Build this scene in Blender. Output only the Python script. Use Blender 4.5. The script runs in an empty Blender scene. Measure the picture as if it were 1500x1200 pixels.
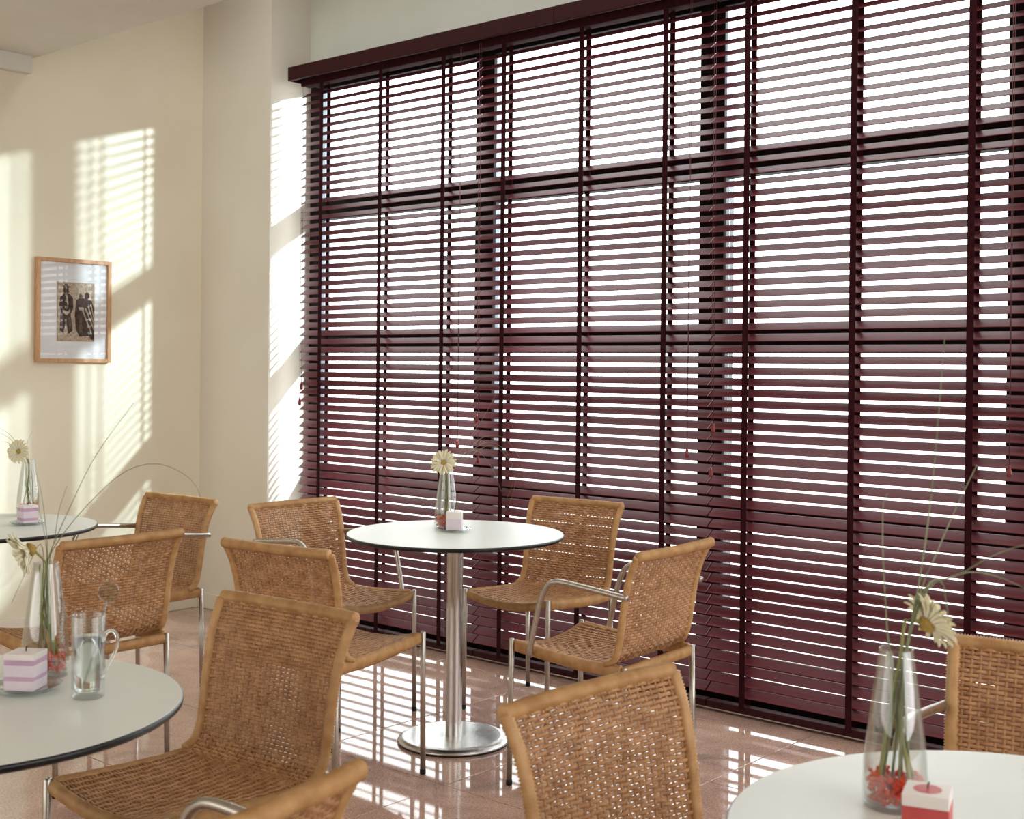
import bpy, bmesh, math, random
from mathutils import Vector, Matrix

random.seed(7)
SC = bpy.context.scene
COL = SC.collection

# ------------------------------------------------------------------ camera
# X runs along the window front, Y points at the window, Z is up (metres)
FPX, PY = 1851.96, 537.77                      # focal length and horizon row in a 1500 x 1200 frame
YAW, PITCH, ROLL = -0.7147, -0.0008, 0.0094
CAM = Vector((4.9705, -4.2394, 1.34))
cy_, sy_ = math.cos(YAW), math.sin(YAW)
cp_, sp_ = math.cos(PITCH), math.sin(PITCH)
FWD = Vector((sy_ * cp_, cy_ * cp_, sp_))
_right = Vector((cy_, -sy_, 0))
_up = _right.cross(FWD)
RGT = math.cos(ROLL) * _right + math.sin(ROLL) * _up
UPV = -math.sin(ROLL) * _right + math.cos(ROLL) * _up
cam_data = bpy.data.cameras.new('camera')
cam = bpy.data.objects.new('camera', cam_data)
COL.objects.link(cam)
cam.matrix_world = Matrix(((RGT.x, UPV.x, -FWD.x, CAM.x), (RGT.y, UPV.y, -FWD.y, CAM.y),
                           (RGT.z, UPV.z, -FWD.z, CAM.z), (0, 0, 0, 1)))
cam_data.sensor_width = 36.0
cam_data.lens = FPX / 1500.0 * 36.0
cam_data.shift_y = -(600.0 - PY) / 1500.0
cam_data.clip_start = 0.05
cam_data.dof.use_dof = True
cam_data.dof.focus_distance = 4.4
cam_data.dof.aperture_fstop = 9.0
SC.camera = cam

# ------------------------------------------------------------------ light
world = bpy.data.worlds.new('overcast_sky')
SC.world = world
world.use_nodes = True
bg = world.node_tree.nodes['Background']
bg.inputs[0].default_value = (0.97, 0.985, 1.0, 1)
bg.inputs[1].default_value = 6.0

def add_light(name, kind, loc, target, energy, color):
    d = bpy.data.lights.new(name, kind)
    d.energy = energy
    d.color = color
    o = bpy.data.objects.new(name, d)
    COL.objects.link(o)
    o.location = loc
    o.rotation_euler = (Vector(target) - Vector(loc)).to_track_quat('-Z', 'Y').to_euler()
    return o, d

# flood lamp standing outside, right of the window, throwing the slat shadows on the left wall
spot, sd = add_light('outdoor_flood_lamp', 'SPOT', (4.0, 2.12, 3.41), (-0.75, -0.80, 1.62), 3300, (0.74, 0.89, 1.0))
sd.spot_size = math.radians(38)
sd.spot_blend = 0.35
sd.shadow_soft_size = 0.068
# added soft fill from behind the camera, no window is built there
rear, rd = add_light('rear_fill_light', 'AREA', (1.9, -7.3, 1.7), (1.9, 0, 1.3), 72, (0.98, 0.985, 1.0))
rd.shape = 'RECTANGLE'
rd.size = 6.0
rd.size_y = 2.2
side, sdd = add_light('side_fill_light', 'AREA', (7.2, -1.95, 1.7), (0, -1.95, 1.2), 76, (0.98, 0.985, 1.0))  # added fill from the right, in front of a closed wall
sdd.shape = 'RECTANGLE'
sdd.size = 3.6
sdd.size_y = 2.2

# unseen fill strip added under the high ceiling to brighten the upper walls
strip, std = add_light('overhead_fill_light', 'AREA', (2.6, -0.62, 3.70), (2.6, -0.50, 0), 22, (1.0, 0.99, 0.97))
std.shape = 'RECTANGLE'
std.size = 6.0
std.size_y = 0.35
std.spread = math.radians(140)

SC.view_settings.view_transform = 'Standard'
SC.view_settings.look = 'None'
SC.view_settings.exposure = 0.0
SC.view_settings.gamma = 1.0
SC.view_settings.use_curve_mapping = False

# ------------------------------------------------------------------ materials
def srgb(r, g, b):
    def f(c):
        c /= 255.0
        return c / 12.92 if c <= 0.04045 else ((c + 0.055) / 1.055) ** 2.4
    return (f(r), f(g), f(b), 1.0)

def mat(name, color, rough=0.5, metal=0.0, spec=0.5, color2=None, scale=8.0, stretch=(1, 1, 1), detail=4.0,
        bump=0.0, bump_scale=60.0, coat=0.0, trans=0.0, ior=1.45, sss=0.0, lo=0.35, hi=0.65, aniso=0.0):
    m = bpy.data.materials.new(name)
    m.use_nodes = True
    nt = m.node_tree
    b = nt.nodes['Principled BSDF']
    b.inputs['Base Color'].default_value = color
    b.inputs['Roughness'].default_value = rough
    b.inputs['Metallic'].default_value = metal
    b.inputs['Specular IOR Level'].default_value = spec
    b.inputs['Coat Weight'].default_value = coat
    b.inputs['Coat Roughness'].default_value = 0.03
    b.inputs['Transmission Weight'].default_value = trans
    b.inputs['IOR'].default_value = ior
    b.inputs['Anisotropic'].default_value = aniso
    if sss:
        b.inputs['Subsurface Weight'].default_value = sss
        b.inputs['Subsurface Radius'].default_value = (0.01, 0.006, 0.004)
    tc = nt.nodes.new('ShaderNodeTexCoord')
    mp = nt.nodes.new('ShaderNodeMapping')
    mp.inputs['Scale'].default_value = stretch
    nt.links.new(tc.outputs['Object'], mp.inputs['Vector'])
    if color2 is not None:
        n = nt.nodes.new('ShaderNodeTexNoise')
        n.inputs['Scale'].default_value = scale
        n.inputs['Detail'].default_value = detail
        nt.links.new(mp.outputs[0], n.inputs['Vector'])
        r = nt.nodes.new('ShaderNodeValToRGB')
        r.color_ramp.elements[0].position = lo
        r.color_ramp.elements[0].color = color
        r.color_ramp.elements[1].position = hi
        r.color_ramp.elements[1].color = color2
        nt.links.new(n.outputs['Fac'], r.inputs[0])
        nt.links.new(r.outputs[0], b.inputs['Base Color'])
    if bump:
        n2 = nt.nodes.new('ShaderNodeTexNoise')
        n2.inputs['Scale'].default_value = bump_scale
        n2.inputs['Detail'].default_value = 3
        nt.links.new(mp.outputs[0], n2.inputs['Vector'])
        bp = nt.nodes.new('ShaderNodeBump')
        bp.inputs['Strength'].default_value = bump
        bp.inputs['Distance'].default_value = 0.002
        nt.links.new(n2.outputs['Fac'], bp.inputs['Height'])
        nt.links.new(bp.outputs[0], b.inputs['Normal'])
    return m

def thin_glass(name, tint=(0.97, 0.985, 0.98, 1), gloss=0.06, edge=0.5, rough=0.0):
    m = bpy.data.materials.new(name)
    m.use_nodes = True
    nt = m.node_tree
    nt.nodes.clear()
    out = nt.nodes.new('ShaderNodeOutputMaterial')
    tr = nt.nodes.new('ShaderNodeBsdfTransparent')
    tr.inputs[0].default_value = tint
    gl = nt.nodes.new('ShaderNodeBsdfGlossy')
    gl.inputs['Roughness'].default_value = rough
    lw = nt.nodes.new('ShaderNodeLayerWeight')
    lw.inputs['Blend'].default_value = 0.35
    mr = nt.nodes.new('ShaderNodeMapRange')
    mr.inputs['To Min'].default_value = gloss
    mr.inputs['To Max'].default_value = edge
    mx = nt.nodes.new('ShaderNodeMixShader')
    nt.links.new(lw.outputs['Facing'], mr.inputs['Value'])
    nt.links.new(mr.outputs[0], mx.inputs[0])
    nt.links.new(tr.outputs[0], mx.inputs[1])
    nt.links.new(gl.outputs[0], mx.inputs[2])
    nt.links.new(mx.outputs[0], out.inputs[0])
    return m

M = {}
M['wall_cream'] = mat('cream_plaster', srgb(230, 222, 197), 0.85, color2=srgb(234, 227, 204), scale=3, bump=0.08, bump_scale=180)
M['wall_grey'] = mat('warm_white_plaster', srgb(226, 219, 205), 0.85, color2=srgb(229, 223, 210), scale=3, bump=0.08, bump_scale=180)
M['wall_window'] = mat('cool_white_plaster', srgb(219, 222, 212), 0.85, color2=srgb(223, 226, 217), scale=3, bump=0.06, bump_scale=180)
M['ceiling'] = mat('ceiling_paint', srgb(220, 217, 206), 0.9, color2=srgb(224, 221, 211), scale=4, bump=0.06, bump_scale=150)
M['base'] = mat('baseboard_paint', srgb(228, 220, 202), 0.5, color2=srgb(231, 224, 207), scale=6)
M['grout'] = mat('grout', srgb(105, 80, 70), 0.8, color2=srgb(120, 92, 80), scale=20)
M['slat'] = mat('wine_red_wood', srgb(94, 38, 44), 0.42, color2=srgb(111, 48, 53), scale=14, stretch=(1, 25, 25), spec=0.34)
M['tape'] = mat('wine_cotton_tape', srgb(44, 12, 18), 0.9, color2=srgb(54, 17, 23), scale=90, spec=0.15)
M['valance'] = mat('dark_wine_wood', srgb(48, 17, 21), 0.5, color2=srgb(58, 22, 26), scale=12, stretch=(1, 20, 20), spec=0.2)
M['tassel'] = mat('red_wood_tassel', srgb(110, 30, 32), 0.4, color2=srgb(126, 38, 38), scale=40)
M['cord'] = mat('pull_cord', srgb(92, 52, 54), 0.8, color2=srgb(104, 62, 62), scale=90)
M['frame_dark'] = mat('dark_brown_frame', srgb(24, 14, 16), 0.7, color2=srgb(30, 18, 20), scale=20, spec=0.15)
M['frame_grey'] = mat('grey_outer_post', srgb(92, 94, 101), 0.5, color2=srgb(98, 100, 107), scale=20)
M['pane'] = thin_glass('window_glass', (0.96, 0.98, 0.97, 1), 0.03, 0.35)
M['pic_glass'] = thin_glass('picture_glass', (0.98, 0.98, 0.98, 1), 0.02, 0.12)
M['vase'] = thin_glass('vase_glass', (0.965, 0.98, 0.972, 1), 0.05, 0.6, 0.02)
M['dish'] = thin_glass('dish_glass', (0.88, 0.93, 0.92, 1), 0.10, 0.7, 0.02)
M['glass'] = mat('clear_glass', (0.97, 0.99, 0.98, 1), 0.0, trans=1.0, ior=1.45, color2=(0.98, 1, 0.99, 1))
M['water'] = mat('water', (0.97, 0.99, 0.99, 1), 0.0, trans=1.0, ior=1.33, color2=(0.98, 1, 1, 1))
M['rattan'] = mat('honey_rattan_wrap', srgb(184, 138, 88), 0.42, color2=srgb(208, 164, 112), scale=26, bump=0.25, bump_scale=260, spec=0.45)
M['weave'] = mat('woven_rattan', srgb(166, 120, 80), 0.40, color2=srgb(200, 154, 110), scale=34, bump=0.2, bump_scale=300, spec=0.4)
M['steel'] = mat('satin_steel', srgb(182, 176, 166), 0.33, metal=1.0, color2=srgb(194, 188, 178), scale=60)
M['brushed'] = mat('brushed_steel', srgb(196, 194, 190), 0.27, metal=1.0, color2=srgb(210, 208, 205), scale=60, stretch=(1, 1, 0.05), aniso=0.5)
M['rubber'] = mat('black_rubber', srgb(16, 15, 15), 0.7, color2=srgb(22, 21, 21), scale=40)
M['laminate'] = mat('white_laminate', srgb(226, 229, 222), 0.38, color2=srgb(230, 233, 227), scale=5, spec=0.6)
M['edge'] = mat('black_core_edge', srgb(26, 27, 30), 0.28, color2=srgb(33, 34, 38), scale=30)
M['petal'] = mat('cream_petal', srgb(253, 248, 226), 0.6, color2=srgb(250, 240, 198), scale=30, sss=0.3)
M['disc'] = mat('flower_centre', srgb(190, 158, 84), 0.8, color2=srgb(160, 132, 62), scale=260, bump=0.6, bump_scale=500)
M['stem'] = mat('green_stem', srgb(122, 138, 78), 0.5, color2=srgb(168, 160, 98), scale=12)
M['grass'] = mat('grass_blade', srgb(104, 114, 80), 0.5, color2=srgb(156, 158, 124), scale=10)
M['gel'] = mat('red_granules', srgb(226, 52, 26), 0.25, color2=srgb(240, 100, 58), scale=60, sss=0.2)
M['wax_white'] = mat('white_wax', srgb(238, 230, 226), 0.45, color2=srgb(243, 236, 232), scale=12, sss=0.3)
M['wax_purple'] = mat('mauve_wax', srgb(196, 160, 190), 0.45, color2=srgb(212, 180, 202), scale=14, sss=0.3)
M['wax_pale'] = mat('pale_mauve_wax', srgb(226, 212, 224), 0.45, color2=srgb(234, 222, 230), scale=14, sss=0.3)
M['wax_red'] = mat('red_wax', srgb(196, 74, 74), 0.45, color2=srgb(210, 98, 94), scale=14, sss=0.25)
M['wick'] = mat('wick', srgb(30, 25, 22), 0.9, color2=srgb(40, 34, 30), scale=50)
M['pic_wood'] = mat('beech_wood', srgb(186, 140, 96), 0.45, color2=srgb(202, 158, 114), scale=14, stretch=(6, 6, 1.2))
M['mat_board'] = mat('mat_board', srgb(232, 232, 232), 0.8, color2=srgb(236, 236, 236), scale=40)
M['print_paper'] = mat('sepia_paper', srgb(196, 180, 156), 0.8, color2=srgb(150, 128, 106), scale=85, lo=0.42, hi=0.72)
M['print_dark'] = mat('sepia_ink', srgb(56, 40, 34), 0.8, color2=srgb(92, 70, 60), scale=110, lo=0.4, hi=0.7)
M['print_mid'] = mat('sepia_midtone', srgb(120, 98, 82), 0.8, color2=srgb(80, 60, 52), scale=130, lo=0.4, hi=0.65)
M['terrace'] = mat('pale_terrace', srgb(200, 200, 196), 0.8, color2=srgb(210, 210, 206), scale=3)

def stone():
    m = bpy.data.materials.new('polished_red_granite')
    m.use_nodes = True
    nt = m.node_tree
    b = nt.nodes['Principled BSDF']
    b.inputs['Roughness'].default_value = 0.035
    b.inputs['Specular IOR Level'].default_value = 0.62
    geo = nt.nodes.new('ShaderNodeNewGeometry')
    n1 = nt.nodes.new('ShaderNodeTexNoise')
    n1.inputs['Scale'].default_value = 2.6
    n1.inputs['Detail'].default_value = 9
    n1.inputs['Roughness'].default_value = 0.68
    n1.inputs['Distortion'].default_value = 1.4
    nt.links.new(geo.outputs['Position'], n1.inputs['Vector'])
    r1 = nt.nodes.new('ShaderNodeValToRGB')
    e = r1.color_ramp.elements
    e[0].position, e[0].color = 0.28, srgb(150, 134, 124)
    e[1].position, e[1].color = 0.74, srgb(220, 190, 174)
    x = e.new(0.45); x.color = srgb(194, 162, 148)
    x = e.new(0.58); x.color = srgb(208, 174, 156)
    nt.links.new(n1.outputs['Fac'], r1.inputs[0])
    n2 = nt.nodes.new('ShaderNodeTexNoise')
    n2.inputs['Scale'].default_value = 160
    n2.inputs['Detail'].default_value = 3
    nt.links.new(geo.outputs['Position'], n2.inputs['Vector'])
    r2 = nt.nodes.new('ShaderNodeValToRGB')
    r2.color_ramp.elements[0].position, r2.color_ramp.elements[0].color = 0.38, (0.72, 0.70, 0.70, 1)
    r2.color_ramp.elements[1].position, r2.color_ramp.elements[1].color = 0.62, (1.12, 1.1, 1.08, 1)
    nt.links.new(n2.outputs['Fac'], r2.inputs[0])
    mx = nt.nodes.new('ShaderNodeMix')
    mx.data_type = 'RGBA'
    mx.blend_type = 'MULTIPLY'
    mx.inputs['Factor'].default_value = 1.0
    nt.links.new(r1.outputs[0], mx.inputs[6])
    nt.links.new(r2.outputs[0], mx.inputs[7])
    nt.links.new(mx.outputs[2], b.inputs['Base Color'])
    return m
M['stone'] = stone()

# ------------------------------------------------------------------ helpers
def link(name, me, m=None, parent=None, loc=(0, 0, 0), rot=(0, 0, 0)):
    o = bpy.data.objects.new(name, me)
    COL.objects.link(o)
    o.location = loc
    o.rotation_euler = rot
    if parent is not None:
        o.parent = parent
    if m is not None and me is not None and len(me.materials) == 0:
        me.materials.append(m)
    return o

def empty(name, loc=(0, 0, 0), rz=0.0):
    o = bpy.data.objects.new(name, None)
    o.empty_display_size = 0.05
    COL.objects.link(o)
    o.location = loc
    o.rotation_euler = (0, 0, rz)
    return o

def tag(o, label=None, cat=None, group=None, kind=None):
    if label: o['label'] = label
    if cat: o['category'] = cat
    if group: o['group'] = group
    if kind: o['kind'] = kind
    return o

def mesh(name, bm, smooth=False):
    me = bpy.data.meshes.new(name)
    bm.normal_update()
    bm.to_mesh(me)
    bm.free()
    if smooth:
        for p in me.polygons: p.use_smooth = True
    return me

def box(bm, x0, x1, y0, y1, z0, z1, bev=0.0):
    vs = [bm.verts.new(c) for c in ((x0, y0, z0), (x1, y0, z0), (x1, y1, z0), (x0, y1, z0),
                                    (x0, y0, z1), (x1, y0, z1), (x1, y1, z1), (x0, y1, z1))]
    fs = [bm.faces.new([vs[i] for i in q]) for q in ((3, 2, 1, 0), (4, 5, 6, 7), (0, 1, 5, 4), (1, 2, 6, 5), (2, 3, 7, 6), (3, 0, 4, 7))]
    if bev:
        es = {e for f in fs for e in f.edges}
        bmesh.ops.bevel(bm, geom=list(es), offset=bev, segments=2, affect='EDGES', profile=0.5)
    return bm

def box_me(name, x0, x1, y0, y1, z0, z1, bev=0.0):
    return mesh(name, box(bmesh.new(), x0, x1, y0, y1, z0, z1, bev))

def lathe(bm, prof, n=48, cx=0, cy=0):
    rings = []
    for r, z in prof:
        if r < 1e-6:
            rings.append([bm.verts.new((cx, cy, z))])
        else:
            rings.append([bm.verts.new((cx + r * math.cos(2 * math.pi * k / n), cy + r * math.sin(2 * math.pi * k / n), z)) for k in range(n)])
    for a, b in zip(rings, rings[1:]):
        for k in range(n):
            k2 = (k + 1) % n
            if len(a) == 1 and len(b) == 1: continue
            if len(a) == 1: bm.faces.new((a[0], b[k2], b[k]))
            elif len(b) == 1: bm.faces.new((a[k], a[k2], b[0]))
            else: bm.faces.new((a[k], a[k2], b[k2], b[k]))
    return bm

def frames(pts, up=Vector((0, 0, 1))):
    out = []
    n = len(pts)
    for i in range(n):
        t = (pts[min(i + 1, n - 1)] - pts[max(i - 1, 0)]).normalized()
        s = t.cross(up)
        if s.length < 1e-4: s = t.cross(Vector((0, 1, 0)))
        s.normalize()
        out.append((t, s, s.cross(t).normalized()))
    return out

def tube(bm, pts, rad, n=8, up=Vector((0, 0, 1)), flat=1.0, caps=True):
    """rad: float or list. cross-section: rad along side vector, rad*flat along the up vector"""
    pts = [Vector(p) for p in pts]
    fr = frames(pts, up)
    rings = []
    for i, (p, (t, s, u)) in enumerate(zip(pts, fr)):
        r = rad[i] if isinstance(rad, (list, tuple)) else rad
        rings.append([bm.verts.new(p + s * (r * math.cos(2 * math.pi * k / n)) + u * (r * flat * math.sin(2 * math.pi * k / n))) for k in range(n)])
    for a, b in zip(rings, rings[1:]):
        for k in range(n):
            bm.faces.new((a[k], a[(k + 1) % n], b[(k + 1) % n], b[k]))
    if caps:
        bm.faces.new(rings[0][::-1])
        bm.faces.new(rings[-1])
    return bm

def smooth_path(pts, n):
    """Catmull-Rom through pts, about n samples evenly by arc length"""
    P = [Vector(p) for p in pts]
    P = [2 * P[0] - P[1]] + P + [2 * P[-1] - P[-2]]
    dense = []
    for i in range(1, len(P) - 2):
        p0, p1, p2, p3 = P[i - 1], P[i], P[i + 1], P[i + 2]
        for k in range(24):
            t = k / 24
            dense.append(0.5 * ((2 * p1) + (p2 - p0) * t + (2 * p0 - 5 * p1 + 4 * p2 - p3) * t * t + (3 * p1 - p0 - 3 * p2 + p3) * t ** 3))
    dense.append(P[-2].copy())
    L = [0.0]
    for a, b in zip(dense, dense[1:]): L.append(L[-1] + (b - a).length)
    out, j = [], 0
    for k in range(n):
        s = L[-1] * k / (n - 1)
        while j < len(L) - 2 and L[j + 1] < s: j += 1
        d = L[j + 1] - L[j]
        out.append(dense[j].lerp(dense[j + 1], 0 if d < 1e-9 else min(1, (s - L[j]) / d)))
    return out

def path_len(pts):
    return sum((Vector(b) - Vector(a)).length for a, b in zip(pts, pts[1:]))

def wrapped(bm, pts, rs, ru, pitch=0.0062, up=Vector((0, 0, 1)), n=8, seed=1):
    """a rod bound round with rattan strip: every turn of the strip is a ridge"""
    rnd = random.Random(seed)
    L = path_len(pts)
    turns = max(4, int(L / pitch))
    P = smooth_path(pts, turns * 2 + 1)
    fr = frames(P, up)
    rings = []
    bump = 1.0
    for i, (p, (t, s, u)) in enumerate(zip(P, fr)):
        if i % 2: bump = 1.0 + rnd.uniform(-0.02, 0.05)
        f = bump if i % 2 else 0.80
        if i in (0, len(P) - 1): f = 0.72
        rings.append([bm.verts.new(p + s * (rs * f * math.cos(2 * math.pi * k / n)) + u * (ru * f * math.sin(2 * math.pi * k / n))) for k in range(n)])
    for a, b in zip(rings, rings[1:]):
        for k in range(n):
            bm.faces.new((a[k], a[(k + 1) % n], b[(k + 1) % n], b[k]))
    bm.faces.new(rings[0][::-1])
    bm.faces.new(rings[-1])
    return bm

def copy_tree(o, parent=None):
    c = o.copy()
    COL.objects.link(c)
    if parent is not None: c.parent = parent
    for ch in list(o.children):
        copy_tree(ch, c)
    return c

def ray_at(x, y, depth):
    """world point seen at photo pixel (x, y), the given distance along the view axis"""
    return CAM + (FWD + RGT * ((x - 750) / FPX) - UPV * ((y - PY) / FPX)) * depth

# ------------------------------------------------------------------ room shell
XL, XP, YP, YW = -0.892, -0.297, -0.103, 0.16     # left wall, pier side, pier face, window wall
XR, YB = 7.4, -7.6                                # right and rear walls
ZL, ZH, YS = 2.83, 3.75, -1.10                    # low ceiling, high ceiling, soffit edge

def struct(name, me, m, parent=None):
    return tag(link(name, me, m, parent), kind='structure')

floor = struct('floor', box_me('floor', XL - 0.2, XR, YB, 0.30, -0.12, -0.006), M['grout'])
T = 0.605
tile_meshes = []
def tile_me(w, d):
    bm = box(bmesh.new(), 0.0015, w - 0.0015, 0.0015, d - 0.0015, -0.02, 0.0)
    top = [e for e in bm.edges if all(v.co.z > -0.001 for v in e.verts)]
    bmesh.ops.bevel(bm, geom=top, offset=0.0012, segments=1, affect='EDGES')
    return mesh('tile', bm)
full_tile = tile_me(T, T)
full_tile.materials.append(M['stone'])
xs = [0.965 + T * k for k in range(-4, 12)]
ys = [-0.72 + T * k for k in range(-12, 3)]
rnd = random.Random(3)
for i, x in enumerate(xs):
    for j, y in enumerate(ys):
        x0, x1 = max(x, XL), min(x + T, XR)
        y0, y1 = max(y, YB), min(y + T, 0.16)
        if x1 - x0 < 0.02 or y1 - y0 < 0.02: continue
        whole = (x1 - x0 > T - 1e-6) and (y1 - y0 > T - 1e-6)
        o = link('tile', full_tile if whole else tile_me(x1 - x0, y1 - y0), M['stone'], floor, (x0, y0, -rnd.uniform(0.0, 0.0006)))
        o.rotation_euler = (rnd.uniform(-1, 1) * 0.0008, rnd.uniform(-1, 1) * 0.0008, 0)

struct('wall_left', box_me('wall_left', XL - 0.2, XL, YB, YW + 0.2, 0, ZH), M['wall_cream'])
struct('wall_pier', box_me('wall_pier', XL, XP, YP, YW + 0.2, 0, ZH), M['wall_grey'])
struct('wall_window', box_me('wall_window', XP, XR, YW, YW + 0.2, 2.90, ZH), M['wall_window'])
struct('wall_window_right', box_me('wall_window_right', 4.78, XR, YW, YW + 0.2, 0, 2.90), M['wall_window'])
struct('wall_right', box_me('wall_right', XR, XR + 0.2, YB, YW + 0.2, 0, ZH), M['wall_grey'])
struct('wall_back', box_me('wall_back', XL - 0.2, XR + 0.2, YB - 0.2, YB, 0, ZH), M['wall_cream'])
struct('ceiling_low', box_me('ceiling_low', XL, XR, YB, YS, ZL, ZH), M['ceiling'])
struct('ceiling_high', box_me('ceiling_high', XL - 0.2, XR + 0.2, YS, YW + 0.2, ZH, ZH + 0.15), M['ceiling'])
struct('baseboard_left', box_me('baseboard_left', XL, XL + 0.014, YB, YP - 0.014, 0, 0.085, 0.003), M['base'])
struct('baseboard_pier', box_me('baseboard_pier', XL, XP, YP - 0.014, YP, 0, 0.085, 0.003), M['base'])
struct('trim_1', box_me('trim_1', XL, XL + 0.05, YB, -1.126, 2.744, ZL, 0.003), M['ceiling'])
struct('ground_outside', box_me('ground_outside', -14, 18, 0.36, 22, -0.25, -0.12), M['terrace'])

# window bays: dark posts and transoms with grey outer profiles, one glass pane per field
MW, PITCH_W, FX0 = 0.116, 1.2475, -0.2825          # post width, bay pitch, centre of the first post
YF = 0.165                                         # inner face of the frame
rows = [(0.0, 0.098), (0.128, 0.19), (0.69, 0.80), (1.40, 1.512), (2.108, 2.215), (2.80, 2.92)]
for b in range(4):
    xa, xb = FX0 + PITCH_W * b, FX0 + PITCH_W * (b + 1)
    w = empty('window_%d' % (b + 1), (xa, YF, 0))
    tag(w, kind='structure')
    def wpart(name, x0, x1, y0, y1, z0, z1, m, bev=0.003):
        return link(name, box_me(name, x0 - xa, x1 - xa, y0 - YF, y1 - YF, z0, z1, bev), m, w)
    x0 = XP if b == 0 else xa - MW / 2
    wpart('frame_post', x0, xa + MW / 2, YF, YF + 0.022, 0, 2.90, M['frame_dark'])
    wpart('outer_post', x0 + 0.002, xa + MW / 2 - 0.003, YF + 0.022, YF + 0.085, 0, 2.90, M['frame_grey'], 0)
    if b == 3:
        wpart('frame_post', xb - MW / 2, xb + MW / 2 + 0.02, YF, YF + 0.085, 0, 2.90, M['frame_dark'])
    l, r = xa + MW / 2, xb - MW / 2
    for k, (z0, z1) in enumerate(rows):
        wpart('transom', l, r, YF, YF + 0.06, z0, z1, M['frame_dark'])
    for (za, zb), (zc, zd) in zip(rows, rows[1:]):
        wpart('pane', l - 0.002, r + 0.002, YF + 0.046, YF + 0.052, zb - 0.002, zc + 0.002, M['pane'], 0)

# ------------------------------------------------------------------ blinds
BL0, BPITCH, BW = -0.175, 1.243, 1.236
SLAT_W, SLAT_T, TILT, SPITCH = 0.050, 0.0030, math.radians(34.5), 0.0427
def slat_mesh():
    bm = bmesh.new()
    prof = []
    hw, ht = SLAT_W / 2, SLAT_T / 2
    for y, z in ((-hw, -ht * 0.4), (-hw + 0.002, -ht), (hw - 0.002, -ht), (hw, -ht * 0.4), (hw, ht * 0.4), (hw - 0.002, ht), (-hw + 0.002, ht), (-hw, ht * 0.4)):
        c, s = math.cos(TILT), math.sin(TILT)
        prof.append((y * c - z * s, y * s + z * c))
    A = [bm.verts.new((0, y, z)) for y, z in prof]
    B = [bm.verts.new((BW, y, z)) for y, z in prof]
    n = len(prof)
    for k in range(n):
        bm.faces.new((A[k], A[(k + 1) % n], B[(k + 1) % n], B[k]))
    bm.faces.new(A[::-1]); bm.faces.new(B)
    bmesh.ops.recalc_face_normals(bm, faces=bm.faces)
    me = mesh('slat', bm)
    me.materials.append(M['slat'])
    return me
SLAT = slat_mesh()
TAPE_F = box_me('ladder_tape', -0.0125, 0.0125, -0.0006, 0.0006, 0.03, 2.80); TAPE_F.materials.append(M['tape'])
def tassel_mesh():
    bm = lathe(bmesh.new(), [(0, 0.020), (0.003, 0.0195), (0.0045, 0.012), (0.0075, 0.0), (0.0082, -0.010), (0.007, -0.0175), (0.005, -0.020), (0, -0.0205)], 14)
    bmesh.ops.recalc_face_normals(bm, faces=bm.faces)
    me = mesh('tassel', bm, True); me.materials.append(M['tassel']); return me
TASSEL = tassel_mesh()
blind_labels = ['leftmost wine-red wooden venetian blind, beside the sunlit plaster pier',
                'second wine-red venetian blind from the pier, behind the round table in the middle',
                'third wine-red venetian blind from the pier, widest in view on the right',
                'wine-red venetian blind cut off at the right edge of the picture']
tassels = [[(0.040, 1.147), (0.053, 1.228), (1.162, 0.982)], [(0.037, 1.102), (0.047, 0.920), (1.163, 1.006)],
           [(0.039, 1.105), (0.030, 0.935), (1.172, 1.010)], [(0.039, 1.10), (0.030, 0.93), (1.165, 1.0)]]
zs = []
z = 1.4145
while z > 0.060: z -= SPITCH
z += SPITCH
while z < 2.765:
    zs.append(z); z += SPITCH
for b in range(4):
    x0 = BL0 + BPITCH * b
    r = empty('venetian_blind', (x0, 0.0, 0))
    tag(r, blind_labels[b], 'blind', 'wooden venetian blinds along the window front')
    for z in zs:
        link('slat', SLAT, None, r, (0, 0.024, z), (random.uniform(-1, 1) * 0.006, 0, 0))
    for tx in (0.161, 0.600, 1.028):
        link('ladder_tape', TAPE_F, None, r, (tx, -0.0005, 0))
        link('ladder_tape', TAPE_F, None, r, (tx, 0.0475, 0))
    link('bottom_rail', box_me('bottom_rail', 0, BW, 0.004, 0.046, 0.014, 0.042, 0.003), M['valance'], r)
    link('head_rail', box_me('head_rail', 0, BW, -0.004, 0.056, 2.782, 2.86, 0.003), M['tape'], r)
    for cx, cz in tassels[b]:
        c = link('pull_cord', mesh('pull_cord', tube(bmesh.new(), [(cx, -0.028, 2.80), (cx, -0.026, cz + 0.015)], 0.0011, 5), True), M['cord'], r)
        c2 = link('pull_cord', mesh('pull_cord', tube(bmesh.new(), [(cx + 0.008, -0.028, 2.80), (cx + 0.001, -0.026, cz + 0.02)], 0.0011, 5), True), M['cord'], r) if cx > 1 else None
        link('tassel', TASSEL, None, c, (cx, -0.026, cz))
vx = [-0.195, 1.575, 3.34, 4.80]
vlab = ['dark wine-red valance board over the left half of the window front, ending at the pier',
        'dark wine-red valance board right of the joint at the top of the picture',
        'dark wine-red valance board over the far right blind above the picture edge']
for k in range(3):
    v = empty('blind_valance', (vx[k], -0.06, 2.80))
    L = vx[k + 1] - vx[k] - 0.0015
    link('board', box_me('board', 0, L, -0.016, 0.0, 0.0, 0.072, 0.004), M['valance'], v)
    link('top_cover', box_me('top_cover', 0.001, L, 0.0, 0.219, 0.062, 0.070, 0.001), M['valance'], v)
    if k == 0:
        link('end_return', box_me('end_return', 0.0, 0.014, 0.0, 0.219, 0.0, 0.070, 0.002), M['valance'], v)
    tag(v, vlab[k], 'valance', 'valance boards')

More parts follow.
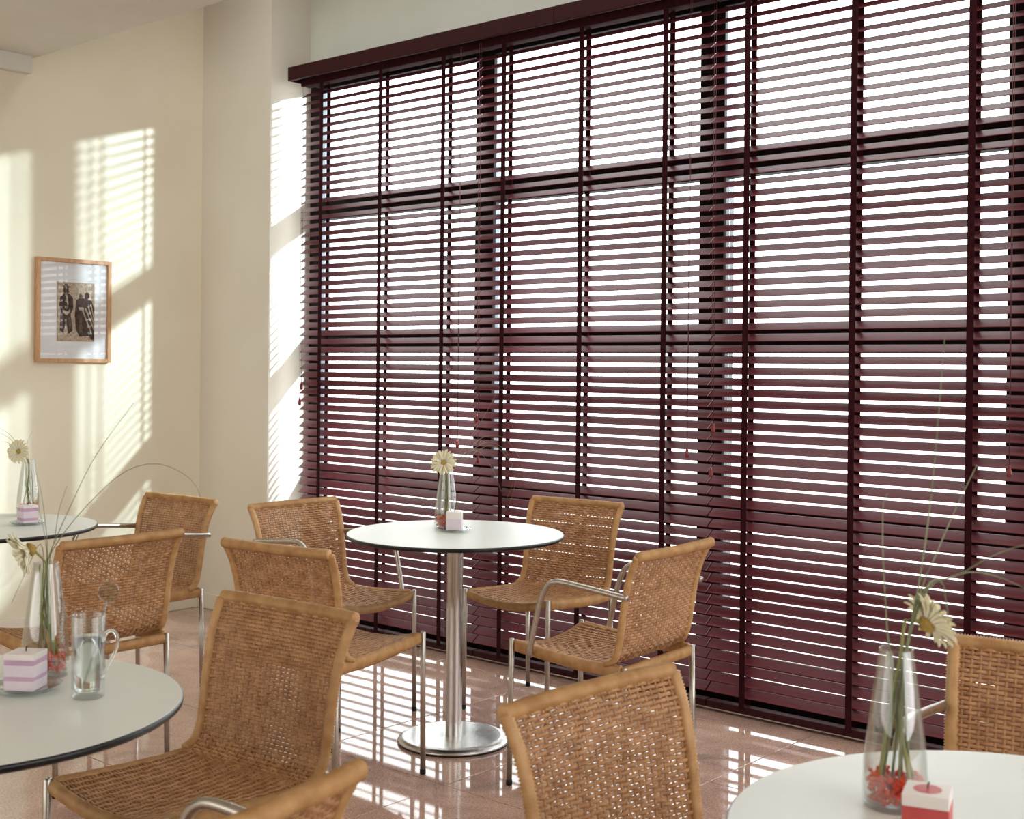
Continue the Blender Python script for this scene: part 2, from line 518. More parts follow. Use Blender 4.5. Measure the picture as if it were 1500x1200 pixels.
# ------------------------------------------------------------------ wicker chairs
PROF = smooth_path([(0, .405, .463), (0, .30, .453), (0, .18, .444), (0, .085, .441), (0, .035, .450), (0, .010, .482), (0, -.002, .54),
                    (0, -.013, .615), (0, -.026, .68), (0, -.042, .73), (0, -.066, .778)], 400)
PL = [0.0]
for a, b_ in zip(PROF, PROF[1:]): PL.append(PL[-1] + (b_ - a).length)
SL = PL[-1]
def prof(s):
    f = max(0.0, min(1.0, s / SL)) * (len(PROF) - 1)
    i = min(int(f), len(PROF) - 2)
    return PROF[i].lerp(PROF[i + 1], f - i)
BEND = next(s for s, q in zip(PL, PROF) if q.y < 0.06)
def half(s):
    t = s / SL
    w = 0.190 + 0.012 * min(1, s / BEND)
    if s > BEND:
        k = (s - BEND) / (SL - BEND)
        w += 0.013 * k ** 3
    return w
def S(u, s):
    q = prof(s)
    t = 1 - u * u
    if s < BEND:
        k = s / BEND
        dz, dy = -(0.022 * (1 - k) ** 2 + 0.010 * math.sin(math.pi * min(1, k * 0.8 + 0.2))) * t, 0
    else:
        k = (s - BEND) / (SL - BEND)
        dz, dy = -0.0045 * (1 - k) * t, -0.013 * min(1, k * 3) * t
    return Vector((u * half(s), q.y + dy, q.z + dz))
def Sn(u, s):
    e = 1e-3
    a = S(min(1, u + e), s) - S(max(-1, u - e), s)
    b = S(u, min(SL, s + e)) - S(u, max(0, s - e))
    return b.cross(a).normalized() * -1 if False else a.cross(b).normalized() * -1

def strand(bm, pts, nrm, tan, hw, ht, n=6):
    rings = []
    for p, nn, tt in zip(pts, nrm, tan):
        rings.append([bm.verts.new(p + tt * (hw * math.cos(2 * math.pi * k / n)) + nn * (ht * math.sin(2 * math.pi * k / n))) for k in range(n)])
    for a, b in zip(rings, rings[1:]):
        for k in range(n):
            bm.faces.new((a[k], a[(k + 1) % n], b[(k + 1) % n], b[k]))

def shell_mesh():
    bm = bmesh.new()
    NS = 24
    us = [-0.93 + 1.86 * k / (NS - 1) for k in range(NS)]
    pitch = 0.0092
    nrow = int((SL - 0.012) / pitch) + 1
    test = Sn(0, 0.2)
    sg = 1 if test.z > 0 else -1
    for i in range(nrow):
        s = 0.012 + i * pitch
        seat = s < BEND - 0.01
        back_amt = max(0.0, min(1.0, (s - BEND + 0.02) / 0.06))
        amp = 0.0005 + 0.0023 * back_amt
        off = -0.0014 * (1 - back_amt)
        NP = 103
        pts, nr, tn = [], [], []
        for k in range(NP):
            u = -1 + 2 * k / (NP - 1)
            ph = (u + 0.93) / 1.86 * (NS - 1)
            n = Sn(u, s) * sg
            d = off + amp * math.cos(math.pi * ph + math.pi * i) + (random.uniform(-1, 1) * 0.0003)
            pts.append(S(u, s) + n * d)
            nr.append(n)
            e = 1e-3
            tn.append((S(u, min(SL, s + e)) - S(u, max(0, s - e))).normalized())
        strand(bm, pts, nr, tn, 0.0027 + 0.0014 * back_amt, 0.0024 + 0.0006 * back_amt, 6)
    # upright stakes of the back
    for u in us:
        pts, nr, tn = [], [], []
        for k in range(22):
            s = BEND - 0.03 + (SL - BEND + 0.03) * k / 21
            n = Sn(u, s) * sg
            pts.append(S(u, s)); nr.append(n); tn.append(Vector((1, 0, 0)))
        strand(bm, pts, nr, tn, 0.0036, 0.0014, 5)
    # flat strands running front to back on the seat
    NL = 19
    for j in range(NL):
        u = -0.95 + 1.9 * j / (NL - 1)
        pts, nr, tn = [], [], []
        for k in range(60):
            s = 0.002 + (BEND + 0.055) * k / 59
            n = Sn(u, s) * sg
            d = 0.0012 + 0.0010 * math.cos(math.pi * s / 0.0092 * 0.5 + math.pi * j)
            if s > BEND - 0.01:
                d -= (s - BEND + 0.01) * 0.10
            pts.append(S(u, s) + n * d); nr.append(n); tn.append(Vector((1, 0, 0)))
        strand(bm, pts, nr, tn, 0.0042, 0.0024, 6)
    bmesh.ops.recalc_face_normals(bm, faces=bm.faces)
    me = mesh('woven_shell', bm, True)
    me.materials.append(M['weave'])
    return me
SHELL = shell_mesh()
XA = Vector((1, 0, 0))
def wrap_mesh(name, pts, rs, ru, up=Vector((0, 0, 1)), pitch=0.0062, seed=1):
    bm = wrapped(bmesh.new(), pts, rs, ru, pitch, up, 8, seed)
    bmesh.ops.recalc_face_normals(bm, faces=bm.faces)
    me = mesh(name, bm, True)
    me.materials.append(M['rattan'])
    return me
def tube_mesh(name, pts, rad, m, n=10, up=Vector((0, 0, 1))):
    bm = tube(bmesh.new(), pts, rad, n, up)
    bmesh.ops.recalc_face_normals(bm, faces=bm.faces)
    me = mesh(name, bm, True)
    me.materials.append(m)
    return me
TOP_RAIL = wrap_mesh('top_rail', [Vector((u * 1.03 * half(SL), S(u, SL).y - 0.004, S(u, SL).z + 0.001)) for u in (-1, -.7, -.35, 0, .35, .7, 1)], 0.0155, 0.0165, pitch=0.0062)
RIMS = [wrap_mesh('side_rim', [S(sx, BEND + 0.006 + (SL - BEND - 0.004) * k / 14) + Vector((sx * 0.004, 0, 0)) for k in range(15)], 0.0105, 0.0155, XA, seed=4) for sx in (-1, 1)]
SIDE_RAILS = [wrap_mesh('seat_side_rail', [S(sx, 0.004 + (BEND + 0.035) * k / 8) * 1.0 + Vector((sx * 0.002, 0, -0.014)) if k < 8 else Vector((sx * half(BEND) * 1.0, -0.004, 0.428)) for k in range(9)], 0.0125, 0.021, seed=5) for sx in (-1, 1)]
FRONT_RAIL = wrap_mesh('seat_front_rail', [S(u, 0) + Vector((0, 0.003, -0.012)) for u in (-1, -.7, -.35, 0, .35, .7, 1)], 0.0135, 0.0165, seed=6)
REAR_RAIL = wrap_mesh('seat_rear_rail', [(x, -0.008, 0.424) for x in (-0.208, -0.1, 0, 0.1, 0.208)], 0.0125, 0.0185, seed=7)
FLEGS = [tube_mesh('leg', [(sx * 0.196, 0.416, 0.469), (sx * 0.196, 0.416, 0.466), (sx * 0.197, 0.421, 0.012)], [0.007, 0.0092, 0.0092], M['steel'], 12, XA) for sx in (-1, 1)]
RLEGS = [tube_mesh('leg', [(sx * 0.203, -0.012, 0.440), (sx * 0.204, -0.022, 0.012)], 0.0092, M['steel'], 12, XA) for sx in (-1, 1)]
FOOT = mesh('foot_cap', lathe(bmesh.new(), [(0, 0.0), (0.0092, 0.0), (0.0102, 0.003), (0.0102, 0.015), (0.0092, 0.017), (0, 0.017)], 12), True)
FOOT.materials.append(M['rubber'])
def arm_path(sx):
    x = sx * 0.224
    return smooth_path([(sx * 0.216, .326, .430), (x, .322, .452), (x, .289, .588), (x, .270, .640), (x, .247, .667), (x, .209, .676), (x, .107, .668), (x, .03, .6605), (x, -.036, .654)], 40)
ARMS = [tube_mesh('arm_rest', arm_path(sx), 0.0095, M['steel'], 10, XA) for sx in (-1, 1)]

def make_chair(loc, deg, label, arms):
    r = empty('wicker_armchair' if arms else 'wicker_chair', (loc[0], loc[1], 0), math.radians(deg) - math.pi / 2)
    tag(r, label, 'chair', 'wicker chairs with steel legs round the tables')
    tag(link('woven_shell', SHELL, None, r), kind='stuff')
    link('top_rail', TOP_RAIL, None, r)
    for me in RIMS: link('side_rim', me, None, r)
    for me in SIDE_RAILS: link('seat_side_rail', me, None, r)
    link('seat_front_rail', FRONT_RAIL, None, r)
    link('seat_rear_rail', REAR_RAIL, None, r)
    for me, sx in zip(FLEGS, (-1, 1)):
        l = link('leg', me, None, r); link('foot_cap', FOOT, None, l, (sx * 0.197, 0.421, 0))
    for me, sx in zip(RLEGS, (-1, 1)):
        l = link('leg', me, None, r); link('foot_cap', FOOT, None, l, (sx * 0.204, -0.022, 0))
    if arms:
        for me in ARMS: link('arm_rest', me, None, r)
    return r

chairs = [
    ((2.732, -.963), 183.2, 'wicker armchair right of the middle table, its back turned to the right', True),
    ((1.766, -.195), -85.3, 'armless wicker chair between the middle table and the blinds', False),
    ((1.064, -.981), 0.5, 'wicker armchair left of the middle table, facing right, partly hidden by another chair', True),
    ((1.903, -1.737), 97.4, 'armless wicker chair seen from behind in front of the middle table', False),
    ((2.676, -2.445), -86.0, 'armless wicker chair in the left foreground showing its whole woven seat', False),
    ((.535, -1.268), -85.6, 'wicker armchair in the far left corner below the wall patch of light', True),
    ((1.346, -2.015), 181.8, 'armless wicker chair seen from behind beside the glass mug', False),
    ((3.716, -2.494), -3.9, 'wicker chair back in the centre foreground, cut off at the bottom edge', False),
    ((3.632, -3.28), 189.0, 'wicker armchair of which only the rounded top rail shows at the bottom edge', True),
    ((4.175, -1.703), -84.6, 'wicker armchair behind the vase at the right edge', True),
]
for loc, deg, lab, arms in chairs:
    make_chair(loc, deg, lab, arms)

# ------------------------------------------------------------------ round tables
TZ, TR = 0.742, 0.388
def lm(name, pr, m, n=72):
    bm = lathe(bmesh.new(), pr, n)
    bmesh.ops.recalc_face_normals(bm, faces=bm.faces)
    me = mesh(name, bm)
    for p in me.polygons: p.use_smooth = abs(p.normal.z) < 0.9
    me.materials.append(m)
    return me
TOPM = lm('table_top', [(0, TZ), (TR - 0.004, TZ), (TR - 0.0035, TZ - 0.0006), (TR - 0.004, TZ - 0.003), (0, TZ - 0.003)], M['laminate'], 128)
EDGEM = lm('edge_band', [(0.1, TZ - 0.003), (TR - 0.0036, TZ - 0.0008), (TR - 0.001, TZ - 0.002), (TR, TZ - 0.006), (TR - 0.001, TZ - 0.011), (TR - 0.006, TZ - 0.015), (0.1, TZ - 0.015)], M['edge'], 128)
COLM = lm('column', [(0.029, TZ - 0.02), (0.029, 0.020)], M['brushed'], 40)
PLM = lm('top_plate', [(0, TZ - 0.015), (0.13, TZ - 0.015), (0.13, TZ - 0.021), (0, TZ - 0.021)], M['rubber'], 40)
BASEM = lm('base_plate', [(0, 0.024), (0.168, 0.0235), (0.182, 0.021), (0.197, 0.013), (0.200, 0.007), (0.198, 0.006), (0, 0.006)], M['brushed'], 96)
RINGM = lm('floor_ring', [(0, 0.0065), (0.196, 0.0065), (0.196, 0.0), (0, 0.0)], M['rubber'], 96)
tables = [((1.865, -.96), 'round white café table on a steel column in the middle of the room'),
          ((2.805, -3.215), 'round white table in the left foreground with the glass mug on it'),
          ((.528, -2.025), 'round white table at the far left edge near the picture wall'),
          ((4.425, -2.59), 'round white table in the lower right corner carrying the red candle')]
for (x, y), lab in tables:
    t = empty('round_table', (x, y, 0))
    tag(t, lab, 'table', 'round white tables')
    link('table_top', TOPM, None, t); link('edge_band', EDGEM, None, t)
    link('top_plate', PLM, None, t); link('column', COLM, None, t)
    link('base_plate', BASEM, None, t); link('floor_ring', RINGM, None, t)

# ------------------------------------------------------------------ vases, flowers, candles
VH = 0.216
def vase_mesh():
    out = [(0, 0.0), (0.040, 0.0), (0.0435, 0.004), (0.0440, 0.03), (0.0415, 0.075), (0.0345, 0.13), (0.0270, 0.185), (0.0232, VH - 0.002), (0.0230, VH)]
    inn = [(r - 0.0022, z) for r, z in out[:1:-1]]
    inn = [(0.0212, VH), (0.0212, VH - 0.002), (0.0249, 0.185), (0.0323, 0.13), (0.0393, 0.075), (0.0418, 0.03), (0.041, 0.008), (0, 0.007)]
    bm = lathe(bmesh.new(), out + inn, 40)
    bmesh.ops.recalc_face_normals(bm, faces=bm.faces)
    me = mesh('vase', bm, True); me.materials.append(M['vase']); return me
VASE = vase_mesh()
def granule_mesh(seed):
    bm = bmesh.new()
    rn = random.Random(seed)
    for k in range(380):
        a, rr = rn.uniform(0, 6.283), 0.037 * math.sqrt(rn.random())
        zz = 0.009 + 0.034 * rn.random()
        mtx = Matrix.Translation((rr * math.cos(a), rr * math.sin(a), zz)) @ Matrix.Rotation(rn.uniform(0, 3), 4, 'X') @ Matrix.Rotation(rn.uniform(0, 3), 4, 'Z') @ Matrix.Diagonal((1, 0.8, 0.65, 1))
        bmesh.ops.create_icosphere(bm, subdivisions=1, radius=rn.uniform(0.003, 0.0048), matrix=mtx)
    me = mesh('red_granules', bm); me.materials.append(M['gel']); return me
GRAN = granule_mesh(5)

def petal_mesh():
    bm = bmesh.new()
    prev = None
    prof_ = [(0.008, 0.0016, 0.000), (0.016, 0.0030, 0.0025), (0.027, 0.0040, 0.0040), (0.037, 0.0040, 0.0030), (0.043, 0.0026, 0.0008), (0.0455, 0.0006, -0.0005)]
    rows_ = []
    for r_, w_, z_ in prof_:
        rows_.append([bm.verts.new((r_, -w_, z_ + 0.0006)), bm.verts.new((r_, 0, z_ - 0.0006)), bm.verts.new((r_, w_, z_ + 0.0006)),
                      bm.verts.new((r_, 0, z_ - 0.0014))])
    for a, b in zip(rows_, rows_[1:]):
        for i, j in ((0, 1), (1, 2), (2, 3), (3, 0)):
            bm.faces.new((a[i], a[j], b[j], b[i]))
    bm.faces.new(rows_[0][::-1]); bm.faces.new(rows_[-1])
    bmesh.ops.recalc_face_normals(bm, faces=bm.faces)
    me = mesh('petal', bm, True); me.materials.append(M['petal']); return me
PETAL = petal_mesh()
DISC = lm('flower_disc', [(0, 0.0045), (0.004, 0.0042), (0.008, 0.0028), (0.0105, 0.0), (0.008, -0.004), (0.003, -0.008), (0, -0.009)], M['disc'], 24)
CALYX = None

def gerbera(c, normal, stem_pts, label, seed, size=1.0, cup=0.0):
    rn = random.Random(seed)
    base = Vector(stem_pts[0])
    g = empty('gerbera', base)
    tag(g, label, 'flower', 'cream gerberas')
    q = Vector(normal).normalized().to_track_quat('Z', 'Y')
    head = link('flower_disc', DISC, None, g, Vector(c) - base)
    head.rotation_mode = 'QUATERNION'
    head.rotation_quaternion = q
    head.scale = (size * 1.25, size * 1.25, size * 1.25)
    for ring, (n, tilt, sc, dz) in enumerate(((22, 0.10, 1.0, -0.001), (20, 0.26, 0.94, 0.0005))):
        for k in range(n):
            a = 2 * math.pi * (k + 0.5 * ring) / n + rn.uniform(-0.06, 0.06)
            p = link('petal', PETAL, None, g, Vector(c) - base + q @ Vector((0, 0, dz)) * size)
            p.rotation_mode = 'QUATERNION'
            from mathutils import Quaternion
            p.rotation_quaternion = q @ Quaternion((0, 0, 1), a) @ Quaternion((0, 1, 0), -(tilt + cup + rn.uniform(-0.1, 0.1)))
            s_ = sc * size * rn.uniform(0.92, 1.05)
            p.scale = (s_, s_ * 1.1, s_)
    pts = smooth_path([Vector(p) - base for p in stem_pts] + [Vector(c) - base - q @ Vector((0, 0, 0.004))], 18)
    link('stem', tube_mesh('stem', pts, [0.0030 - 0.0008 * k / 17 for k in range(18)], M['stem'], 8, Vector((0.3, 0.2, 0.1))), None, g)
    return g

def grass(blades, base, label, r0=0.0013):
    g = empty('grass_bunch', base)
    tag(g, label, 'grass', 'thin grass blades in the vases')
    b0 = Vector(base)
    for pts in blades:
        P = smooth_path([Vector(p) - b0 for p in pts], 28)
        rad = [r0 * (1 - 0.72 * k / 27) for k in range(28)]
        link('blade', tube_mesh('blade', P, rad, M['grass'], 5, Vector((0.31, 0.17, 0.9)).normalized()), None, g)
    return g

def candle(loc, rz, kind, label):
    r = empty('block_candle', loc, rz)
    tag(r, label, 'candle', 'square block candles')
    h, w = 0.066, 0.0280
    bands = {'mauve': [(0, .018, 'wax_pale'), (.018, .025, 'wax_purple'), (.025, .046, 'wax_pale'), (.046, .055, 'wax_purple'), (.055, h, 'wax_white')],
             'strong': [(0, .010, 'wax_pale'), (.010, .020, 'wax_purple'), (.020, .044, 'wax_pale'), (.044, .056, 'wax_purple'), (.056, h, 'wax_white')],
             'pale': [(0, .040, 'wax_pale'), (.040, h, 'wax_white')],
             'red': [(0, .050, 'wax_red'), (.050, h, 'wax_white')]}[kind]
    for z0, z1, m in bands:
        link('wax_layer', box_me('wax_layer', -w, w, -w, w, z0, z1, 0.0012), M[m], r)
    if kind == 'red':
        link('wax_pool', lm('wax_pool', [(0, h + .0006), (.017, h + .0006), (.018, h - .001), (0, h - .001)], M['wax_red'], 24), None, r)
    link('wick', tube_mesh('wick', [(0, 0, h - .004), (0.0005, 0, h + .006), (0.002, 0, h + .009)], 0.0011, M['wick'], 6, XA), None, r)
    return r

DISH = lm('dish', [(0, 0.006), (0.030, 0.006), (0.052, 0.008), (0.062, 0.0125), (0.064, 0.0125), (0.063, 0.010), (0.052, 0.0035), (0.034, 0.0), (0, 0.0)], M['dish'], 48)
for p in DISH.polygons: p.use_smooth = True
def dish(loc, label):
    return tag(link('glass_dish', DISH, None, None, loc), label, 'dish', 'small glass candle dishes')

def setting(vpos, cpos, crz, ckind, names):
    v = tag(link('glass_vase', VASE, None, None, (vpos[0], vpos[1], TZ)), 'tall conical clear glass vase on ' + names, 'vase', 'conical glass vases')
    g = link('red_granules', GRAN, None, None, (vpos[0], vpos[1], TZ))
    tag(g, 'red decorative granules in the bottom of the vase on ' + names, 'granules', None, 'stuff')
    dish((cpos[0], cpos[1], TZ), 'small clear glass dish under the candle on ' + names)
    candle((cpos[0], cpos[1], TZ + 0.0062), crz, ckind, {'red': 'square candle, red below and white above, on ', 'pale': 'small pale white block candle on ',
           'mauve': 'white block candle with thin mauve bands on ', 'strong': 'mauve striped block candle on '}[ckind] + names)

N_MAIN, N_LEFT, N_FAR, N_RIGHT = 'the middle table', 'the left foreground table with the mug', 'the far left table', 'the lower right table'
setting((1.742, -0.880), (1.830, -0.929), math.radians(38), 'pale', N_MAIN)
setting((4.235, -2.582), (4.329, -2.697), math.radians(17), 'red', N_RIGHT)
setting((0.330, -1.755), (0.594, -1.898), math.radians(85), 'strong', N_FAR)
setting((2.725, -3.000), (2.805, -3.082), math.radians(36), 'mauve', N_LEFT)

def at(px, py, ref):
    """point at photo pixel, at the viewing depth of ref (x, y)"""
    return ray_at(px, py, (Vector((ref[0], ref[1], 0)) - Vector((CAM.x, CAM.y, 0))).dot(FWD))
def inv(vp, dx, dy, z): return Vector((vp[0] + dx, vp[1] + dy, TZ + z))

# middle table
vp = (1.742, -0.880)
gerbera(at(651, 677, vp) - FWD * 0.03, -FWD + UPV * 0.45 - RGT * 0.25, [inv(vp, .01, .0, .02), inv(vp, .0, .005, .12), inv(vp, .0, .0, .205)], 'cream gerbera facing forward in the vase on the middle table', 1, 1.12)
grass([[inv(vp, -.012, .01, .02), inv(vp, .006, .006, .2), at(680, 665, vp), at(705, 642, vp), at(735, 640, vp), at(760, 668, vp) - FWD * .05, at(768, 700, vp) - FWD * .08],
       [inv(vp, .012, -.01, .02), inv(vp, .008, .002, .2), at(682, 668, vp), at(712, 648, vp), at(740, 660, vp), at(755, 700, vp), at(746, 740, vp) + FWD * .05, at(734, 757, vp) + FWD * .06],
       [inv(vp, .0, -.02, .02), inv(vp, .01, .0, .2), at(684, 672, vp), at(718, 653, vp) + FWD * .03, at(745, 675, vp) + FWD * .06, at(752, 705, vp) + FWD * .08, at(742, 735, vp) + FWD * .08],
       [inv(vp, .02, -.01, .02), inv(vp, .005, .008, .2), at(676, 668, vp), at(700, 660, vp) - FWD * .04, at(722, 685, vp) - FWD * .07, at(735, 718, vp) - FWD * .08],
       [inv(vp, -.02, .0, .02), inv(vp, .0, .008, .2), at(690, 640, vp), at(712, 605, vp), at(733, 565, vp)]],
      inv(vp, 0, 0, .02), 'thin arching grass blades in the vase on the middle table')
# lower right table
vp = (4.235, -2.582)
gerbera(at(1357, 915, vp), RGT * 0.9 + UPV * 0.55 + FWD * 0.35, [inv(vp, -.02, -.01, .02), inv(vp, -.01, .0, .12), inv(vp, .006, .0, .205), at(1328, 905, vp)], 'cream gerbera turned sideways in the vase on the lower right table', 2, 1.0, 0.1)
grass([[inv(vp, .02, .01, .02), inv(vp, -.008, .0, .2), at(1297, 880, vp), at(1293, 800, vp), at(1294, 735, vp), at(1300, 723, vp)],
       [inv(vp, -.01, .01, .02), inv(vp, .01, .005, .2), at(1345, 860, vp), at(1360, 760, vp), at(1372, 640, vp), at(1384, 495, vp)],
       [inv(vp, .01, -.01, .02), inv(vp, .012, .0, .2), at(1348, 868, vp), at(1372, 810, vp), at(1420, 748, vp) + FWD * .05, at(1470, 690, vp) + FWD * .1],
       [inv(vp, -.02, .0, .02), inv(vp, .01, .0, .2), at(1352, 868, vp), at(1390, 835, vp) - FWD * .04, at(1440, 800, vp) - FWD * .06, at(1510, 775, vp) - FWD * .08],
       [inv(vp, -.0, .02, .02), inv(vp, .012, .004, .2), at(1355, 870, vp), at(1390, 846, vp), at(1430, 838, vp), at(1475, 850, vp), at(1520, 872, vp)],
       [inv(vp, .015, .015, .02), inv(vp, .012, .004, .2), at(1350, 872, vp), at(1395, 858, vp) + FWD * .05, at(1412, 900, vp) + FWD * .07, at(1418, 960, vp) + FWD * .07, at(1405, 1060, vp) + FWD * .05]],
      inv(vp, 0, 0, .02), 'long grass blades fanning out of the vase on the lower right table', 0.0021)
# far left table
vp = (0.330, -1.755)
gerbera(at(31, 661, vp) - FWD * 0.02, -FWD * 1.0 - RGT * 0.15 + UPV * 0.12, [inv(vp, .03, .01, .02), inv(vp, .016, .0, .12), inv(vp, .006, .0, .205)], 'cream gerbera facing forward in the vase on the far left table', 3, 1.05)
grass([[inv(vp, .02, .0, .02), inv(vp, .0, .0, .2), at(20, 643, vp), at(0, 627, vp), at(-30, 612, vp)],
       [inv(vp, .02, .01, .02), inv(vp, .0, .004, .2), at(18, 646, vp), at(-4, 634, vp), at(-40, 634, vp)],
       [inv(vp, -.02, .01, .02), inv(vp, -.01, .004, .2), at(14, 650, vp), at(-6, 650, vp), at(-40, 668, vp)],
       [inv(vp, -.01, .0, .02), inv(vp, .0, .0, .2), at(40, 650, vp), at(47, 632, vp)]],
      inv(vp, 0, 0, .02), 'short grass blades behind the gerbera on the far left table')
# left foreground table
vp = (2.725, -3.000)
gerbera(at(50, 803, vp) - FWD * 0.02, -RGT * 0.72 - UPV * 0.30 - FWD * 0.5, [inv(vp, .015, .012, .02), inv(vp, .008, .004, .12), inv(vp, .002, .0, .205), at(66, 822, vp)], 'drooping cream gerbera in the vase on the left foreground table', 4, 1.08, 0.38)
grass([[inv(vp, -.02, .0, .02), inv(vp, .0, .0, .2), at(82, 790, vp), at(104, 740, vp), at(140, 668, vp), at(196, 590, vp)],
       [inv(vp, .02, .0, .02), inv(vp, .004, .0, .2), at(84, 795, vp), at(130, 738, vp), at(185, 690, vp), at(235, 680, vp), at(272, 705, vp) + FWD * .04, at(284, 732, vp) + FWD * .05],
       [inv(vp, .01, .01, .02), inv(vp, .004, .004, .2), at(80, 790, vp), at(86, 750, vp), at(98, 712, vp)],
       [inv(vp, .0, .02, .02), inv(vp, .0, .004, .2), at(68, 780, vp), at(60, 720, vp), at(52, 690, vp)],
       [inv(vp, .012, -.01, .02), inv(vp, -.004, .004, .2), at(66, 790, vp), at(58, 750, vp), at(50, 745, vp)],
       [inv(vp, -.01, -.01, .02), inv(vp, -.01, .0, .2), at(50, 800, vp) + FWD * .03, at(25, 840, vp) + FWD * .05, at(2, 890, vp) + FWD * .05]],
      inv(vp, 0, 0, .02), 'long grass blades arching right from the vase on the left foreground table')
for vp, k in (((1.742, -.88), 1), ((4.235, -2.582), 2), ((.33, -1.755), 3), ((2.725, -3.0), 4)):
    rn = random.Random(k)
    for j in range(3):
        a = rn.uniform(0, 6.28)
        tag(link('cut_stem', tube_mesh('cut_stem', [inv(vp, .03 * math.cos(a), .03 * math.sin(a), .025), inv(vp, .01 * math.cos(a + 2), .01 * math.sin(a + 2), .12), inv(vp, .012 * math.cos(a + 3), .012 * math.sin(a + 3), .21)], [0.0028, 0.0024, 0.0018], M['stem'], 7, XA)),
            'pale green cut stem standing in the vase on ' + {1: N_MAIN, 2: N_RIGHT, 3: N_FAR, 4: N_LEFT}[k], 'stem', 'cut stems in the vase on ' + {1: N_MAIN, 2: N_RIGHT, 3: N_FAR, 4: N_LEFT}[k])

# glass mug with handle, water and a glass stirrer
MX, MY = 2.925, -3.028
mug = empty('glass_mug', (MX, MY, TZ))
tag(mug, 'tall clear glass mug with a handle on the left foreground table', 'mug')
H_ = 0.148
bm = lathe(bmesh.new(), [(0, 0.0), (0.024, 0.0), (0.0262, 0.002), (0.0268, 0.012), (0.0285, H_ - 0.002), (0.0275, H_), (0.0263, H_ - 0.002), (0.0248, 0.016), (0.022, 0.0125), (0, 0.012)], 48)
for v in bm.verts: v.co.x *= 1.06; v.co.y *= 1.06
bmesh.ops.recalc_face_normals(bm, faces=bm.faces)
link('mug_body', mesh('mug_body', bm, True), M['vase'], mug)
hp = smooth_path([Vector((0.026, 0, 0.036)), Vector((0.040, 0, 0.062)), Vector((0.053, 0, 0.090)), Vector((0.0545, 0, 0.110)), Vector((0.045, 0, 0.121)), Vector((0.034, 0, 0.116)), Vector((0.0275, 0, 0.100))], 26)
hm = link('handle', tube_mesh('handle', hp, 0.0034, M['glass'], 8, Vector((0, 1, 0))), None, mug)
mug.rotation_euler = (0, 0, math.atan2(RGT.y, RGT.x) - 0.15)
bm = lathe(bmesh.new(), [(0, 0.0125), (0.0215, 0.013), (0.0244, 0.0165), (0.0256, 0.108), (0, 0.108)], 40)
bmesh.ops.recalc_face_normals(bm, faces=bm.faces)
link('water', mesh('water', bm, True), M['water'], mug)
st = empty('glass_stirrer', (MX, MY, TZ + 0.013))
tag(st, 'clear glass stirrer with a round ringed disc standing in the mug', 'stirrer')
sp = at(159, 867, (MX, MY)) - Vector((MX, MY, TZ + 0.013))
link('rod', tube_mesh('rod', [Vector((-0.008, -0.004, 0.004)), sp * 0.9], 0.0018, M['dish'], 8, XA), None, st)
dm = lm('disc', [(0, 0.0022), (0.004, 0.0012), (0.0075, 0.0024), (0.0105, 0.0012), (0.0135, 0.0024), (0.0165, 0.0012), (0.0185, 0.0018), (0.0185, -0.0018), (0.0165, -0.0012), (0.0135, -0.0024), (0.0105, -0.0012), (0.0075, -0.0024), (0.004, -0.0012), (0, -0.0022)], M['dish'], 36)
for p in dm.polygons: p.use_smooth = True
d_ = link('disc', dm, None, st, sp)
d_.rotation_euler = (-FWD + RGT * 0.35).to_track_quat('Z', 'Y').to_euler()

# ------------------------------------------------------------------ framed picture on the left wall
PY0, PY1, PZ0, PZ1 = -1.078, -0.669, 1.337, 1.858
pic = empty('picture_frame', (XL, (PY0 + PY1) / 2, PZ0))
tag(pic, 'beech framed sepia print with a wide white mat on the cream wall', 'picture')
PW, PH = PY1 - PY0, PZ1 - PZ0
fw_ = 0.020
def pp(name, y0, y1, z0, z1, x0, x1, m, bev=0.0):
    return link(name, box_me(name, x0, x1, y0 - PW / 2, y1 - PW / 2, z0, z1, bev), M[m], pic)
pp('frame_bar', 0, fw_, 0, PH, 0.001, 0.026, 'pic_wood', 0.0015)
pp('frame_bar', PW - fw_, PW, 0, PH, 0.001, 0.026, 'pic_wood', 0.0015)
pp('frame_bar', fw_, PW - fw_, 0, fw_, 0.001, 0.0258, 'pic_wood', 0.0015)
pp('frame_bar', fw_, PW - fw_, PH - fw_, PH, 0.001, 0.0258, 'pic_wood', 0.0015)
pp('mat_board', fw_ - 0.003, PW - fw_ + 0.003, fw_ - 0.003, PH - fw_ + 0.003, 0.002, 0.012, 'mat_board')
pp('glass_sheet', fw_ - 0.002, PW - fw_ + 0.002, fw_ - 0.002, PH - fw_ + 0.002, 0.0165, 0.0180, 'pic_glass')
qy0, qy1, qz0, qz1 = PW * 0.275, PW * 0.782, PH * 0.205, PH * 0.775
prn = pp('print', qy0, qy1, qz0, qz1, 0.0118, 0.0124, 'print_paper')
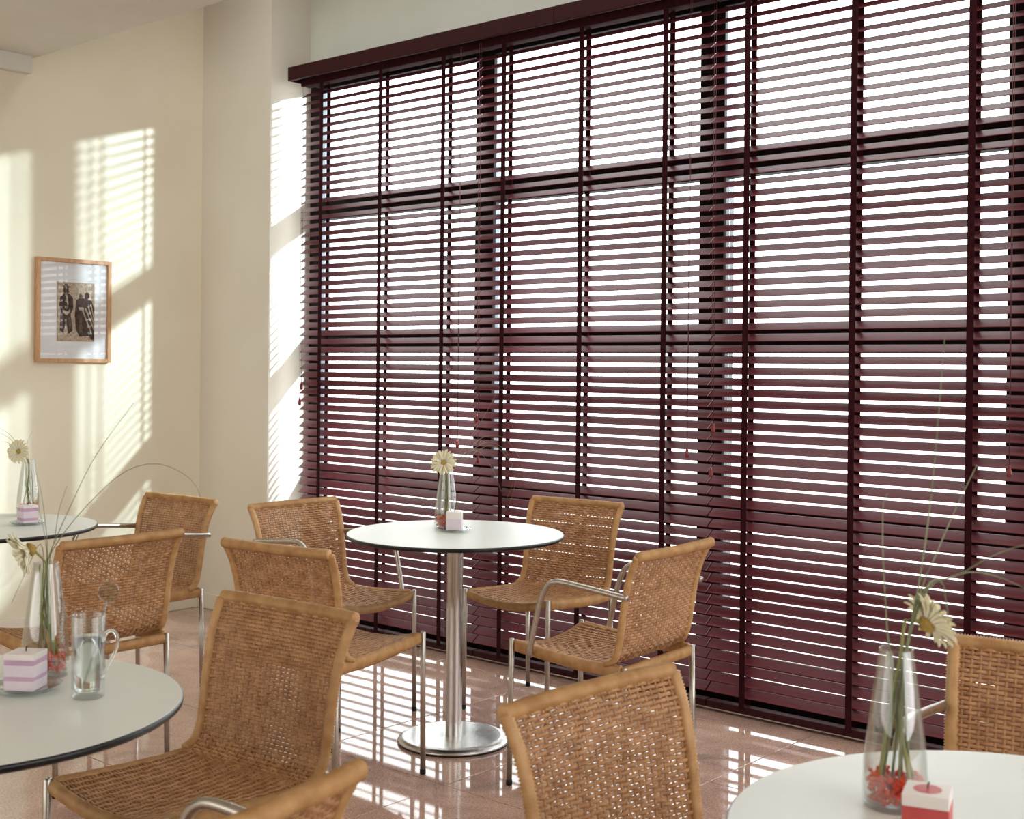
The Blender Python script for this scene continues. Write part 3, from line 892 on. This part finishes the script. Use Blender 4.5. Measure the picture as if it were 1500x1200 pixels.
def shape(name, pts, m, lift):
    bm = bmesh.new()
    W_, H2 = qy1 - qy0, qz1 - qz0
    def P(x, y, l): return (0.0124 + l, qy0 - PW / 2 + W_ * x, qz1 - H2 * y)
    top = [bm.verts.new(P(x, y, lift)) for x, y in pts]
    bot = [bm.verts.new(P(x, y, 0)) for x, y in pts]
    bm.faces.new(top)
    n = len(pts)
    for k in range(n): bm.faces.new((top[k], bot[k], bot[(k + 1) % n], top[(k + 1) % n]))
    bmesh.ops.recalc_face_normals(bm, faces=bm.faces)
    return link(name, mesh(name, bm), M[m], prn)
L1, L2, L3 = 0.0003, 0.0005, 0.0007
# standing figure in a hat
shape('printed_shape', [(.08, .26), (.17, .20), (.33, .20), (.42, .27), (.43, .44), (.36, .54), (.42, .82), (.30, .88), (.24, .66), (.17, .86), (.07, .82), (.10, .48), (.06, .40)], 'print_dark', L1)
shape('printed_shape', [(.17, .09), (.30, .09), (.31, .17), (.27, .21), (.20, .21), (.16, .16)], 'print_dark', L2)
shape('printed_shape', [(.11, .075), (.19, .060), (.20, .03), (.27, .03), (.28, .060), (.38, .085), (.24, .10)], 'print_mid', L3)
shape('printed_shape', [(.235, .22), (.275, .23), (.30, .38), (.275, .40), (.25, .30)], 'print_paper', L3)
shape('printed_shape', [(.16, .47), (.26, .50), (.34, .46), (.33, .52), (.25, .56), (.15, .51)], 'print_paper', L2)
shape('printed_shape', [(.09, .57), (.14, .55), (.17, .75), (.13, .80), (.09, .74)], 'print_mid', L2)
shape('printed_shape', [(.30, .60), (.36, .58), (.39, .76), (.33, .80)], 'print_mid', L2)
# standing figure in a striped blanket with a child
shape('printed_shape', [(.50, .30), (.60, .26), (.74, .26), (.92, .30), (.99, .45), (.99, .97), (.92, .97), (.86, .90), (.60, .92), (.50, .80), (.47, .55)], 'print_dark', L1)
shape('printed_shape', [(.73, .19), (.78, .15), (.85, .17), (.86, .25), (.80, .28), (.73, .26)], 'print_dark', L2)
shape('printed_shape', [(.58, .20), (.63, .18), (.67, .21), (.67, .26), (.62, .28), (.58, .26)], 'print_mid', L2)
for k in range(4):
    a = 0.66 + 0.075 * k
    shape('printed_shape', [(a, .47 - .035 * k), (a + .03, .46 - .035 * k), (min(.985, a + .27), .84 - .09 * k), (min(.985, a + .27), .90 - .09 * k)], 'print_paper', L2)
shape('printed_shape', [(.56, .42), (.70, .42), (.72, .46), (.60, .47)], 'print_paper', L3)
shape('printed_shape', [(.58, .60), (.66, .58), (.68, .84), (.60, .86)], 'print_mid', L2)
